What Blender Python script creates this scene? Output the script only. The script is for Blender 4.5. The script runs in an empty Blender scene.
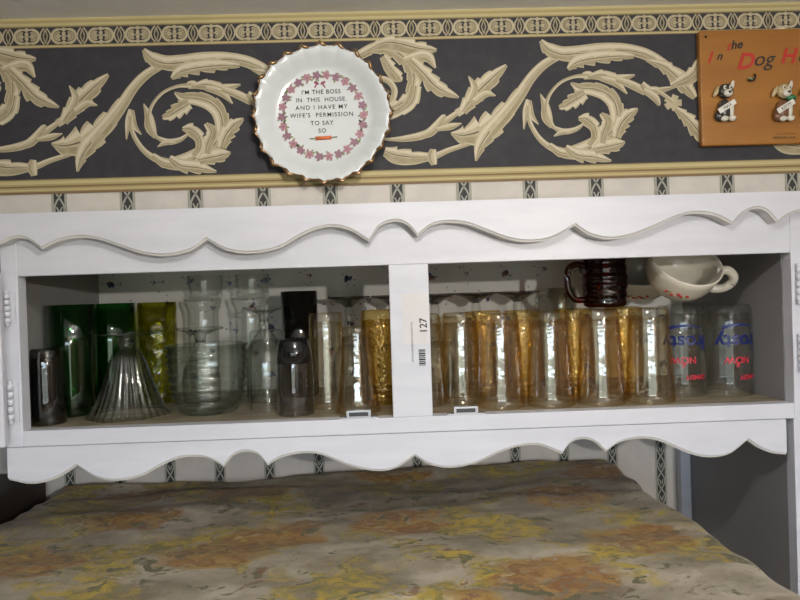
import bpy, bmesh, math, random
from mathutils import Vector, Matrix, noise
random.seed(7)
S = bpy.context.scene
C = S.collection
PI = math.pi
EYE = 1.98
# ---------------------------------------------------------------- camera
F_PX, TH, PT, RO = 640.0, .0237, .0078, .032
FW = Vector((math.sin(TH)*math.cos(PT), math.cos(TH)*math.cos(PT), -math.sin(PT)))
RT = Vector((math.cos(TH), -math.sin(TH), 0)); UP = RT.cross(FW)
R2 = RT*math.cos(RO) - UP*math.sin(RO); U2 = UP*math.cos(RO) + RT*math.sin(RO)
cd = bpy.data.cameras.new('camera'); cam = bpy.data.objects.new('camera', cd); C.objects.link(cam)
cd.sensor_width = 36; cd.lens = F_PX/800*36; cd.clip_start = .02
cam.matrix_world = Matrix(((R2.x, U2.x, -FW.x, 0), (R2.y, U2.y, -FW.y, 0), (R2.z, U2.z, -FW.z, EYE), (0, 0, 0, 1)))
S.camera = cam
def at(u, v, Y):                       # a point of the photo on the plane y = Y
    d = FW + R2*((u-400)/F_PX) - U2*((v-300)/F_PX)
    d = d*(Y/d.y)
    return d.x, d.z+EYE
# ---------------------------------------------------------------- materials
def mat(name, col, rough=.5, metal=0, bump=None, var=None, spec=.5, coat=0):
    m = bpy.data.materials.new(name); m.use_nodes = True
    nt = m.node_tree; b = nt.nodes['Principled BSDF']
    b.inputs['Base Color'].default_value = (*col, 1); b.inputs['Roughness'].default_value = rough
    b.inputs['Metallic'].default_value = metal; b.inputs['Specular IOR Level'].default_value = spec
    b.inputs['Coat Weight'].default_value = coat
    if bump or var:
        tc = nt.nodes.new('ShaderNodeTexCoord')
        if var:                         # (scale, other colour, stretch)
            sc, c2, st = var
            mp = nt.nodes.new('ShaderNodeMapping'); mp.inputs['Scale'].default_value = st
            nt.links.new(tc.outputs['Object'], mp.inputs['Vector'])
            n = nt.nodes.new('ShaderNodeTexNoise'); n.inputs['Scale'].default_value = sc; n.inputs['Detail'].default_value = 5
            nt.links.new(mp.outputs[0], n.inputs['Vector'])
            r = nt.nodes.new('ShaderNodeValToRGB'); r.color_ramp.elements[0].position = .38; r.color_ramp.elements[1].position = .66
            r.color_ramp.elements[0].color = (*col, 1); r.color_ramp.elements[1].color = (*c2, 1)
            nt.links.new(n.outputs['Fac'], r.inputs['Fac']); nt.links.new(r.outputs['Color'], b.inputs['Base Color'])
        if bump:
            sc, dist = bump
            n = nt.nodes.new('ShaderNodeTexNoise'); n.inputs['Scale'].default_value = sc; n.inputs['Detail'].default_value = 4
            nt.links.new(tc.outputs['Object'], n.inputs['Vector'])
            bp = nt.nodes.new('ShaderNodeBump'); bp.inputs['Distance'].default_value = dist; bp.inputs['Strength'].default_value = .6
            nt.links.new(n.outputs['Fac'], bp.inputs['Height']); nt.links.new(bp.outputs['Normal'], b.inputs['Normal'])
    return m
def glass(name, face, edge, rough=.03, refl=0., spec=(1, 1, 1), bumps=None, blend=.45, pw=2.6):
    """thin-walled glass: what passes is tinted more where the wall is seen edge-on; Fresnel reflection on top"""
    m = bpy.data.materials.new(name); m.use_nodes = True
    nt = m.node_tree; nt.nodes.clear(); N = nt.nodes.new; L = nt.links.new
    out = N('ShaderNodeOutputMaterial'); mx = N('ShaderNodeMixShader'); tr = N('ShaderNodeBsdfTransparent'); gl = N('ShaderNodeBsdfGlossy')
    lw = N('ShaderNodeLayerWeight'); lw.inputs['Blend'].default_value = .5
    cm = N('ShaderNodeMix'); cm.data_type = 'RGBA'
    cm.inputs['A'].default_value = (*face, 1); cm.inputs['B'].default_value = (*edge, 1)
    tp = N('ShaderNodeMath'); tp.operation = 'POWER'; tp.inputs[1].default_value = pw; L(lw.outputs['Facing'], tp.inputs[0])
    L(tp.outputs[0], cm.inputs['Factor']); L(cm.outputs['Result'], tr.inputs['Color'])
    fr = N('ShaderNodeMath'); fr.operation = 'POWER'; fr.inputs[1].default_value = 4.0; L(lw.outputs['Facing'], fr.inputs[0])
    ad = N('ShaderNodeMath'); ad.operation = 'MULTIPLY_ADD'; ad.inputs[1].default_value = .7; ad.inputs[2].default_value = refl+.03; ad.use_clamp = True
    L(fr.outputs[0], ad.inputs[0]); L(ad.outputs[0], mx.inputs['Fac'])
    gl.inputs['Color'].default_value = (*spec, 1); gl.inputs['Roughness'].default_value = rough
    L(tr.outputs[0], mx.inputs[1]); L(gl.outputs[0], mx.inputs[2]); L(mx.outputs[0], out.inputs['Surface'])
    if bumps:
        kind, sc, dist = bumps
        tc = N('ShaderNodeTexCoord')
        t = N('ShaderNodeTexVoronoi' if kind == 'dot' else 'ShaderNodeTexNoise'); t.inputs['Scale'].default_value = sc
        L(tc.outputs['Object'], t.inputs['Vector'])
        bp = N('ShaderNodeBump'); bp.inputs['Distance'].default_value = dist; bp.inputs['Strength'].default_value = .8
        L(t.outputs[0], bp.inputs['Height'])
        for q in (gl, lw): L(bp.outputs['Normal'], q.inputs['Normal'])
    return m
WHITE = mat('white_paint', (.645, .655, .725), .38, bump=(60, .0006), var=(9, (.60, .61, .68), (1, 1, 6)))
EDGE = mat('white_paint_edge', (.66, .65, .64), .4)
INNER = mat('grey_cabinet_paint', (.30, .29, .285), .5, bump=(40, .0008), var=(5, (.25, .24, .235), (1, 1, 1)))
PANEL = mat('grey_panel_paint', (.27, .265, .275), .45, bump=(30, .0008), var=(4, (.235, .23, .24), (1, 1, 1)))
SHELF = mat('shelf_board', (.34, .29, .20), .5, var=(14, (.20, .165, .11), (1, 3, 1)))
PAPER = mat('cream_wallpaper', (.56, .52, .48), .7, var=(30, (.50, .47, .44), (1, 1, 1)))
LATB = mat('lattice_ground', (.030, .030, .028), .7)
LATC = mat('lattice_line', (.33, .33, .29), .7)
LATG = mat('lattice_edge_line', (.22, .22, .13), .7)
CHAR = mat('border_charcoal', (.024, .023, .030), .75, var=(60, (.033, .031, .038), (1, 1, 1)))
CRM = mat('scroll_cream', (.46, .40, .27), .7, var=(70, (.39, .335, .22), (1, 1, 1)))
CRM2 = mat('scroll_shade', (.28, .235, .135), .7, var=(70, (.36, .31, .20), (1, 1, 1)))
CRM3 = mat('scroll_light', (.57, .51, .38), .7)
CRMD = mat('scroll_line', (.10, .08, .045), .7)
TAN = mat('border_gold', (.36, .29, .13), .7); TANL = mat('border_gold_light', (.47, .40, .21), .7)
TAND = mat('border_brown_line', (.20, .125, .06), .7)
CEIL = mat('ceiling_paint', (.82, .82, .84), .8, bump=(50, .002))
WALLM = mat('room_wood_panelling', (.15, .11, .075), .6, var=(7, (.11, .075, .05), (3, 3, 1)))
FLOORM = mat('floor_vinyl', (.20, .15, .10), .5, var=(6, (.22, .15, .09), (1, 1, 1)))
METAL = mat('catch_metal', (.42, .42, .44), .38, 1); DARKM = mat('catch_dark', (.03, .03, .035), .4)
STICK = mat('sticker_paper', (.66, .64, .66), .5); INK = mat('black_ink', (.015, .015, .017), .6)
CHINA = mat('white_china', (.62, .65, .67), .18, coat=.5); MUGW = mat('cream_mug_glaze', (.70, .65, .56), .22, coat=.4)
GOLD = mat('gold_rim', (.30, .19, .10), .28, .85)
PINK = mat('print_pink', (.40, .20, .24), .6); GRN = mat('print_green', (.22, .26, .12), .6); MAUV = mat('print_mauve', (.28, .15, .20), .6)
BOWR = mat('print_ribbon', (.28, .06, .10), .6); ORNG = mat('print_orange', (.62, .16, .05), .6)
BLUE = mat('flower_blue', (.12, .16, .30), .7); BLUD = mat('flower_dark_blue', (.07, .08, .16), .7); ROSE = mat('flower_rose', (.42, .22, .20), .7); STEM = mat('flower_stem', (.28, .29, .28), .7)
LINER = mat('pale_floral_paper', (.62, .60, .57), .7)
WOOD = mat('varnished_plaque_wood', (.34, .145, .026), .35, var=(3, (.25, .10, .018), (1, 1, 7)))
WOODE = mat('plaque_edge_wood', (.10, .03, .01), .5)
REDI = mat('red_lettering', (.42, .02, .015), .5)
TEXB = mat('blue_glass_print', (.006, .016, .12), .4); TEXR = mat('red_glass_print', (.50, .015, .04), .4)
FRIDGE = mat('fridge_enamel', (.7, .7, .68), .35); DWOOD = mat('dark_wood', (.022, .014, .010), .5, var=(8, (.035, .02, .014), (1, 1, 5)))

# ---------------------------------------------------------------- mesh helpers
class MB:
    def __init__(s): s.bm = bmesh.new(); s.mats = []
    def mi(s, m):
        if m not in s.mats: s.mats.append(m)
        return s.mats.index(m)
    def box(s, x0, x1, y0, y1, z0, z1, m):
        i = s.mi(m); v = [s.bm.verts.new((x, y, z)) for x in (x0, x1) for y in (y0, y1) for z in (z0, z1)]
        for f in ((0, 1, 3, 2), (4, 6, 7, 5), (0, 4, 5, 1), (2, 3, 7, 6), (0, 2, 6, 4), (1, 5, 7, 3)):
            s.bm.faces.new([v[k] for k in f]).material_index = i
        return s
    def face(s, pts, m, smooth=False):
        f = s.bm.faces.new([s.bm.verts.new(p) for p in pts]); f.material_index = s.mi(m); f.smooth = smooth
    def grid(s, rows, m, closed=False, smooth=True):
        i = s.mi(m); V = [[s.bm.verts.new(p) for p in r] for r in rows]
        for a in range(len(V)-1):
            n = len(V[a])
            for b in range(n if closed else n-1):
                f = s.bm.faces.new((V[a][b], V[a][(b+1) % n], V[a+1][(b+1) % n], V[a+1][b])); f.material_index = i; f.smooth = smooth
        return V
    def tube(s, pts, r, m, seg=10, closed=False, caps=True):
        P = [Vector(p) for p in pts]; n = len(P); rr = r if isinstance(r, (list, tuple)) else [r]*n
        rows = []; up = Vector((.03, .02, 1))
        for k in range(n):
            a = P[k-1] if (k or closed) else P[k]; b = P[(k+1) % n] if (k < n-1 or closed) else P[k]
            t = (b-a).normalized(); x = t.cross(up)
            if x.length < .05: x = t.cross(Vector((1, 0, 0)))
            x.normalize(); y = t.cross(x)
            rows.append([P[k]+x*rr[k]*math.cos(q*2*PI/seg)+y*rr[k]*math.sin(q*2*PI/seg) for q in range(seg)])
        if closed: rows.append(rows[0])
        V = s.grid(rows, m, True)
        if caps and not closed:
            for rw in (V[0], V[-1]):
                s.bm.faces.new(rw).material_index = s.mi(m)
        return s
    def lathe(s, prof, m, seg=40, mod=None, cx=0, cy=0, cz=0, mat2=None):
        i = s.mi(m); rings = []
        for (r, z) in prof:
            if r < 1e-6: rings.append([s.bm.verts.new((cx, cy, cz+z))]*seg)
            else:
                ring = []
                for k in range(seg):
                    a = 2*PI*k/seg; q = r*(mod(a, z, r) if mod else 1)
                    ring.append(s.bm.verts.new((cx+q*math.cos(a), cy+q*math.sin(a), cz+z)))
                rings.append(ring)
        for a in range(len(rings)-1):
            A, B = rings[a], rings[a+1]
            for k in range(seg):
                vs = []
                for v in (A[k], A[(k+1) % seg], B[(k+1) % seg], B[k]):
                    if v not in vs: vs.append(v)
                if len(vs) > 2:
                    f = s.bm.faces.new(vs); f.smooth = True
                    f.material_index = i
        return s
    def ball(s, c, r, m, seg=14, rot=None):
        if not isinstance(r, (tuple, list)): r = (r, r, r)
        rows = []
        for a in range(seg//2+1):
            t = PI*a/(seg//2)*.998+.003
            row = []
            for b in range(seg):
                p = Vector((r[0]*math.sin(t)*math.cos(2*PI*b/seg), r[1]*math.sin(t)*math.sin(2*PI*b/seg), r[2]*math.cos(t)))
                if rot: p = rot @ p
                row.append(p+Vector(c))
            rows.append(row)
        s.grid(rows, m, True); return s
    def build(s, name, parent=None, recalc=True, bevel=0, loc=None):
        if recalc: bmesh.ops.recalc_face_normals(s.bm, faces=s.bm.faces[:])
        me = bpy.data.meshes.new(name); s.bm.to_mesh(me); s.bm.free()
        for m in s.mats: me.materials.append(m)
        o = bpy.data.objects.new(name, me); C.objects.link(o)
        if parent: o.parent = parent
        if loc: o.location = loc
        if bevel:
            b = o.modifiers.new('bevel', 'BEVEL'); b.width = bevel; b.segments = 2; b.limit_method = 'ANGLE'
        return o
def struct(o): o['kind'] = 'structure'; return o
def tag(o, label, cat, group=None):
    o['label'] = label; o['category'] = cat
    if group: o['group'] = group
    return o
def thing(name, label, cat, loc=(0, 0, 0), group=None):
    o = bpy.data.objects.new(name, None); C.objects.link(o); o.location = loc; o.empty_display_size = .03
    return tag(o, label, cat, group)
def smooth_pts(pts, n=8):               # Catmull-Rom
    P = [Vector(p) for p in pts]; out = []
    for i in range(len(P)-1):
        p0 = P[i-1] if i else P[0]*2-P[1]; p1, p2 = P[i], P[i+1]; p3 = P[i+2] if i+2 < len(P) else P[-1]*2-P[-2]
        for k in range(n):
            t = k/n
            out.append(.5*((2*p1)+(p2-p0)*t+(2*p0-5*p1+4*p2-p3)*t*t+(3*p1-p0-3*p2+p3)*t**3))
    out.append(P[-1]); return out
_txt = {}
def text_mesh(s, size, m, align='CENTER', bold=0, spacing=1.0, extr=.0002, shear=0):
    cu = bpy.data.curves.new('t', 'FONT'); cu.body = s; cu.size = size; cu.align_x = align; cu.offset = bold; cu.extrude = extr
    cu.space_character = spacing; cu.shear = shear; cu.resolution_u = 3
    o = bpy.data.objects.new('t', cu); C.objects.link(o)
    me = bpy.data.meshes.new_from_object(o.evaluated_get(bpy.context.evaluated_depsgraph_get()))
    bpy.data.objects.remove(o); me.materials.clear(); me.materials.append(m); return me
def text(name, s, size, m, x, y, z, parent=None, rot=0, **k):        # lettering that faces the room (towards -y)
    me = text_mesh(s, size, m, **k); me.name = name
    me.transform(Matrix.Translation((x, y, z)) @ Matrix.Rotation(rot, 4, 'Y') @ Matrix.Rotation(PI/2, 4, 'X'))
    o = bpy.data.objects.new(name, me); C.objects.link(o)
    if parent: o.parent = parent
    return o

# ---------------------------------------------------------------- room shell
ZC = 2.398; XL, XR, YB, YW, YS = -1.7, 1.9, -1.55, 1.28, .945
struct(MB().box(XL-.1, XR+.1, YB-.1, YW+.1, -.1, 0, FLOORM).build('floor'))
struct(MB().box(XL-.1, XR+.1, YB-.1, YW+.1, ZC, ZC+.1, CEIL).build('ceiling'))
struct(MB().box(XL-.1, XL, YB-.1, YW+.1, 0, ZC, WALLM).build('wall_left'))
struct(MB().box(XR, XR+.1, YB-.1, YW+.1, 0, ZC, WALLM).build('wall_right'))
WX0, WX1, WZ0, WZ1 = -.95, .75, .95, 2.12
w = MB(); w.box(XL, WX0, YB-.1, YB, 0, ZC, WALLM).box(WX1, XR, YB-.1, YB, 0, ZC, WALLM)
w.box(WX0, WX1, YB-.1, YB, 0, WZ0, WALLM).box(WX0, WX1, YB-.1, YB, WZ1, ZC, WALLM); struct(w.build('wall_rear'))
w = MB()
for x0, x1, z0, z1 in ((WX0, WX0+.05, WZ0, WZ1), (WX1-.05, WX1, WZ0, WZ1), (WX0+.05, WX1-.05, WZ0, WZ0+.05), (WX0+.05, WX1-.05, WZ1-.05, WZ1), (-.13, -.07, WZ0+.05, WZ1-.05)):
    w.box(x0, x1, YB-.08, YB-.03, z0, z1, WHITE)
win = struct(w.build('window_1'))
PANE = glass('window_pane', (.95, .96, .96), (.8, .85, .85))
MB().box(WX0+.04, WX1-.04, YB-.058, YB-.054, WZ0+.04, WZ1-.04, PANE).build('pane', win)

# ---------------------------------------------------------------- wallpaper with lattice stripes
def lattice(mb, xc, z0, z1, y, phase=0):
    wd = .0088
    mb.face([(xc-wd, y, z0), (xc+wd, y, z0), (xc+wd, y, z1), (xc-wd, y, z1)], LATB)
    y2 = y-.0004
    def seg(x0, za, x1, zb, wi, m=LATC):
        if max(za, zb) > z1 or min(za, zb) < z0:
            if za == zb: return
            t0, t1 = 0, 1
            ta, tb = (z0-za)/(zb-za), (z1-za)/(zb-za)
            if ta > tb: ta, tb = tb, ta
            t0, t1 = max(0, ta), min(1, tb)
            if t1 <= t0: return
            x0, x1, za, zb = x0+(x1-x0)*t0, x0+(x1-x0)*t1, za+(zb-za)*t0, za+(zb-za)*t1
        d = Vector((x1-x0, zb-za)); n = Vector((-d.y, d.x)).normalized()*wi
        mb.face([(x0-n.x, y2, za-n.y), (x1-n.x, y2, zb-n.y), (x1+n.x, y2, zb+n.y), (x0+n.x, y2, za+n.y)], m)
    for sx in (-1, 1):
        seg(xc+sx*wd, z0, xc+sx*wd, z1, .0011, LATC); seg(xc+sx*(wd+.0018), z0, xc+sx*(wd+.0018), z1, .0004, LATG)
    H = .0330; k = math.floor((z0-phase)/H)-1
    while k*H+phase < z1:
        b = k*H+phase; N = 6
        for j in range(N):
            for sx in (-1, 1):
                t0, t1 = j/N, (j+1)/N
                f = lambda t: math.cos(PI*t)*.0072
                seg(xc+sx*f(t0), b+t0*H, xc+sx*f(t1), b+t1*H, .0013)
        for sx in (-1, 1):
            seg(xc+sx*.0005, b+.001+H*.84, xc+sx*.0040, b+H*1.08, .0010); seg(xc+sx*.0005, b+H*.76, xc+sx*.0030, b+H*.90, .0006)
        k += 1
w = MB(); w.box(XL, XR, YW, YW+.1, 0, ZC, PAPER)
k = -11
while k < 14:
    x = -.2400+.0984*k
    if XL+.02 < x < XR-.02: lattice(w, x, .02, 1.80 if x < .6 and x > -.56 else 1.8, YW-.0006, .004)
    k += 1
struct(w.build('wall_front', recalc=False))
# bulkhead above the cabinet
w = MB(); w.box(XL, XR, YS, YW, 2.06, ZC, PAPER)
for k in range(-12, 15):
    x = -.4690+.0985*k
    if XL+.02 < x < XR-.02: lattice(w, x, 2.062, 2.1432, YS-.0006, .009)
struct(w.build('wall_bulkhead', recalc=False))

# ---------------------------------------------------------------- scroll border
b = MB(); Y0 = YS-.0012
def strip(z0, z1, m, dy=0): b.face([(XL, Y0-dy, z0), (XR, Y0-dy, z0), (XR, Y0-dy, z1), (XL, Y0-dy, z1)], m)
strip(2.1432, ZC, CHAR)
strip(2.1432, 2.1648, TAN, .0002)
for z0, z1, m in ((2.1432, 2.1465, TAND), (2.1480, 2.1500, TANL), (2.1525, 2.1550, TAND), (2.1575, 2.1620, TANL), (2.1640, 2.1650, CRMD)): strip(z0, z1, m, .0004)
strip(2.3545, 2.3590, TANL, .0002); strip(2.3545, 2.3556, TAND, .0004); strip(2.3576, 2.3590, TAN, .0004)
strip(2.3838, ZC, TAN, .0002); strip(2.3838, 2.3852, CRMD, .0004); strip(2.3870, 2.3905, TANL, .0004); strip(2.3945, ZC, TANL, .0004)
def flat_line(pts, wid, m, dy):          # pts in (x, z) metres; variable width ribbon
    P = [Vector(p) for p in pts]; n = len(P); L = []; R = []
    for i in range(n):
        t = (P[min(i+1, n-1)]-P[max(i-1, 0)]); t = t.normalized() if t.length else Vector((1, 0)); nn = Vector((-t.y, t.x))
        wl, wr = wid[i] if isinstance(wid, list) else (wid, wid)
        L.append(P[i]+nn*wl); R.append(P[i]-nn*wr)
    for i in range(n-1):
        b.face([(R[i].x, Y0-dy, R[i].y), (R[i+1].x, Y0-dy, R[i+1].y), (L[i+1].x, Y0-dy, L[i+1].y), (L[i].x, Y0-dy, L[i].y)], m)
def arc(cx, cz, r, a0, a1, n=12): return [(cx+r*math.cos(a0+(a1-a0)*i/n), cz+r*math.sin(a0+(a1-a0)*i/n)) for i in range(n+1)]
x = XL+.03; GP = .0532
gx0 = at(27.5, 40, YS)[0]                 # centre of one knot
k0 = math.ceil((XL+.03-gx0)/GP)
x = gx0+k0*GP; zc = 2.3714
while x < XR-.04:
    for sx in (-1, 1):
        a0 = PI*.5 if sx < 0 else -PI*.5
        flat_line(arc(x+sx*.0075, zc, .0098, a0+.0, a0+PI*1.0+.0), .0019, CRM, .0004)
        flat_line(arc(x+sx*.0078, zc, .0052, a0-.5, a0+PI+.5), .0019, CRM2, .0005)
        flat_line(arc(x+sx*.0078, zc, .0018, 0, 2*PI), .0012, CRM, .0006)
        flat_line([(x+sx*.0246, zc+.0118), (x+sx*.0205, zc+.006), (x+sx*.0190, zc), (x+sx*.0205, zc-.006), (x+sx*.0246, zc-.0118)], .0010, CRM, .0005)
        flat_line([(x+sx*.0266, zc+.0105), (x+sx*.0236, zc), (x+sx*.0266, zc-.0105)], .0009, CRM2, .0005)
    for dz in (-.0095, -.0035, .0035, .0095): flat_line(arc(x, zc+dz, .0014, 0, 2*PI, 8), .0016, CRM, .0007)
    flat_line([(x-.008, zc+.0098), (x+.008, zc+.0098)], .0013, CRM, .0006); flat_line([(x-.008, zc-.0098), (x+.008, zc-.0098)], .0013, CRM, .0006)
    flat_line([(x-.006, zc), (x+.006, zc)], .0012, CRM2, .0006)
    x += GP
SC = YS/F_PX
PERIOD = at(541, 90, YS)[0]-at(144.5, 90, YS)[0]
lay = [0]
def ribbon(pts, ws, dx, base=CRM, jl=0, jr=0, nj=6, shade=True, vein=True):
    """leaf or stem: pts in photo px of the first repeat, ws = half widths in px at each point, jagged edges"""
    n = 7 if not (jl or jr) else 14
    Q = smooth_pts([(*p, wv) for p, wv in zip(pts, ws)], n)
    P = []; W = []
    for q in Q:
        xx, zz = at(q.x, q.y, YS); P.append((xx+dx, zz)); W.append(max(q.z, .15)*SC)
    T = len(P)-1; wid = []
    for i in range(len(P)):
        t = i/T*nj; fr = t-math.floor(t); saw = fr**.7
        env = math.sin(PI*min(1, max(0, i/T)))**.5
        wid.append((W[i]*(1-jl*(1-saw)*env), W[i]*(1-jr*(1-saw)*env)))
    lay[0] += 1; d = .0004+.00006*(lay[0] % 22)
    flat_line(P, wid, base, d)
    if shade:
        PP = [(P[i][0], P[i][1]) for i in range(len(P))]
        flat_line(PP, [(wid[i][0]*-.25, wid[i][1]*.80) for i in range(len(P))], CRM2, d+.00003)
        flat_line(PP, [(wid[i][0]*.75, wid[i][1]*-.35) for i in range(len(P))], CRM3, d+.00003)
    if vein and (jl or jr):
        flat_line(P, [(max(.0003, W[i]*.05),)*2 for i in range(len(P))], CRMD, d+.00005)
def motif(dx):
    lay[0] = 0
    def A(pts, ws, **k): ribbon(pts, ws, dx, **k)
    # trunk leaf and main stem
    A([(12, 168), (32, 168), (50, 161), (68, 155), (82, 149)], [5, 3.5, 2.6, 2.4, 3])
    A([(-16, 162), (-4, 166), (12, 168), (30, 168)], [5, 9, 8, 4], jl=.45, nj=3)
    A([(34, 160), (33, 168), (35, 176)], [3, 5, 3])
    A([(52, 144), (66, 146), (84, 141), (98, 131), (112, 117), (124, 102)], [1, 11, 17, 14, 9, 6], jl=.55, jr=.35, nj=5)
    A([(78, 172), (82, 158), (90, 145), (102, 130)], [1, 6, 9, 7], jr=.3, nj=3)
    A([(92, 142), (108, 124), (122, 106), (134, 88), (148, 74), (166, 64)], [8, 7.5, 6, 5, 4.5, 3.5])
    # long top leaf
    A([(144, 50), (152, 59), (166, 64), (184, 63), (206, 61), (230, 60), (254, 65), (278, 80), (298, 99)], [2, 7, 8, 8, 8.5, 7, 6, 5, 3], jr=.35, nj=9)
    A([(172, 79), (182, 72), (200, 68), (222, 66), (240, 66)], [2, 7, 8, 6, 2], jr=.6, nj=6)
    # leaf at the far side of the arch, bending down
    A([(252, 70), (272, 77), (290, 93), (303, 108)], [1, 7, 10, 3], jr=.4, jl=.3, nj=5)
    A([(278, 96), (300, 84), (306, 68)], [3, 8, 1], jl=.4, nj=3)
    # small calyx and tendril under the trunk
    A([(127, 140), (129, 122), (132, 110)], [.6, 3.2, 3]); A([(142, 135), (135, 126), (132, 112)], [.6, 2.8, 3])
    A([(132, 116), (133, 132), (142, 148), (154, 158), (168, 163)], [2, 2.2, 2.6, 3.2, 4])
    # large curled acanthus
    A([(153, 156), (166, 164), (182, 163), (197, 158), (212, 148), (222, 132), (221, 115), (212, 104), (198, 99), (184, 98), (175, 93)], [3, 5, 8, 9, 8, 7, 8, 8, 7, 5, 1], jr=.25, nj=10)
    A([(170, 158), (182, 166), (198, 168), (217, 172)], [3, 7, 7, 1], jr=.5, nj=4)
    A([(200, 160), (220, 156), (231, 153)], [6, 8, 1], jr=.4, nj=3)
    A([(222, 148), (226, 136), (234, 126), (244, 119)], [5, 9, 8, 1], jl=.4, jr=.45, nj=4)
    A([(190, 104), (180, 110), (170, 116), (163, 118)], [6, 9, 6, 2], jl=.5, jr=.4, nj=4)
    A([(206, 154), (208, 144), (212, 132), (206, 124)], [5, 6, 6, 2], jl=.3, nj=4)
    A([(183, 129), (192, 130), (200, 138), (201, 148), (195, 157)], [2, 7, 6, 5, 4], jl=.5, nj=4)
    # inner vine
    A([(192, 86), (178, 87), (164, 93), (154, 104), (150, 116), (152, 128), (158, 138)], [2.6, 1.6, 1.5, 1.6, 1.8, 1.8, 1.5])
    A([(144, 104), (149, 116), (151, 128), (156, 138)], [.5, 4, 5.5, 2])
    A([(156, 137), (168, 142), (180, 140), (189, 134)], [1.5, 3, 2.4, 1.2]); A([(158, 147), (166, 143), (176, 143)], [.6, 2.6, 1])
    A([(188, 86), (193, 85), (197, 86)], [3.6, 4.2, 3.4])
    A([(196, 86), (208, 85), (222, 89), (241, 85)], [3, 6, 6, .8], jl=.25, nj=3); A([(206, 88), (222, 93), (233, 104)], [3, 4, .8])
    A([(222, 89), (238, 95), (252, 102)], [3, 4.2, 4])
    A([(248, 94), (258, 101), (283, 97)], [3.5, 5, .8], jl=.3, nj=3); A([(250, 100), (262, 108), (266, 116), (262, 106)], [3, 4, 1, .4])
    # rosette and hanging leaf
    for a in range(5):
        t = a*2*PI/5; A([(280, 113), (280+9*math.cos(t), 113+8*math.sin(t))], [3, 3.4], shade=False)
    A([(262, 100), (272, 106), (280, 112)], [2, 2, 2])
    A([(283, 119), (296, 130), (308, 144), (318, 158)], [3, 8, 9, 1], jl=.5, jr=.4, nj=5)
    # second repeat's approach: spiral to the left of the next motif (seen beside the plate and at the left edge)
    ox = 0
    A([(-42, 65), (-26, 58), (-8, 60), (8, 72), (14, 88), (10, 104)], [5, 6, 9, 9, 8, 5], jr=.3, nj=7)
    A([(-34, 60), (-12, 52), (18, 58), (37, 60)], [2, 8, 9, 1.5], jl=.55, nj=5)
    A([(-18, 66), (-10, 78), (-2, 88), (1, 92)], [4, 7, 6, .6], jl=.5, nj=3)
    A([(4, 70), (26, 66), (36, 78)], [4, 6, 1])
    A([(10, 70), (24, 84), (38, 98), (60, 108)], [6, 9, 9, 1], jl=.35, jr=.5, nj=5)
    A([(16, 96), (12, 112), (0, 122), (-16, 128), (-34, 130)], [6, 7, 5, 4, 3], jl=.3, nj=4)
    A([(-20, 118), (-8, 118), (6, 110), (14, 98)], [1, 6, 7, 3], jl=.5, nj=4)
    A([(-28, 88), (-14, 90), (-6, 100), (-10, 112), (-24, 116), (-36, 108)], [2.5, 3, 3, 3, 3, 2.4])
    # second branch with bud leaf
    A([(-36, 148), (-14, 150), (8, 149), (28, 144), (46, 132), (60, 122)], [1.4, 1.4, 3.4, 4, 3.2, 2.4])
    A([(18, 148), (32, 142), (44, 128), (46, 125)], [2, 4.6, 3, .6]); A([(38, 140), (52, 137), (63, 134)], [2, 3.4, .6])
    A([(58, 124), (66, 119)], [4, 4], shade=False)
    A([(64, 122), (76, 106), (90, 92), (109, 75)], [5, 10, 10, 1.5], jl=.35, jr=.4, nj=5)
    A([(70, 112), (76, 98), (70, 86)], [4, 4, .6]); A([(76, 112), (88, 104), (98, 106)], [4, 3.6, .6])
for k in range(-2, 4):
    nf = len(b.bm.faces); motif(PERIOD*k)
    for f in list(b.bm.faces)[nf:]:
        c = f.calc_center_median()
        if not (XL+.01 < c.x < XR-.01): b.bm.faces.remove(f)
zz = 2.1649
for f in list(b.bm.faces):
    pass
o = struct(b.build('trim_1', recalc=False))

# ---------------------------------------------------------------- the built-in cabinet
YF = .93; XA, XB = -.525, .600; ZA, ZB = 1.802, 2.024
cab = thing('wall_cabinet', 'white painted built-in cabinet with two open bays and scalloped boards', 'cabinet', (0, 0, 0))
f = MB()
f.box(-.5488, XA, YF, YF+.022, 1.779, 2.10, WHITE).box(.0068, .0646, YF, YF+.022, ZA, ZB, WHITE).box(XB, .66, YF, YF+.022, 1.779, 2.10, WHITE)
f.box(XA, XB, YF, YF+.014, ZB, 2.10, WHITE).box(XA, XB, YF, YF+.022, 1.779, ZA, WHITE)
f.build('face_frame', cab, bevel=.0012)
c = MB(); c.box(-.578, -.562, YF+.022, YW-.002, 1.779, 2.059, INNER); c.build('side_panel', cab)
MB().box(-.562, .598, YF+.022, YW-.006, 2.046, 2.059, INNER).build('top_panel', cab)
MB().box(-.562, .598, YF+.022, YW-.006, 1.783, ZA, SHELF).build('shelf_board', cab)
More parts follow.
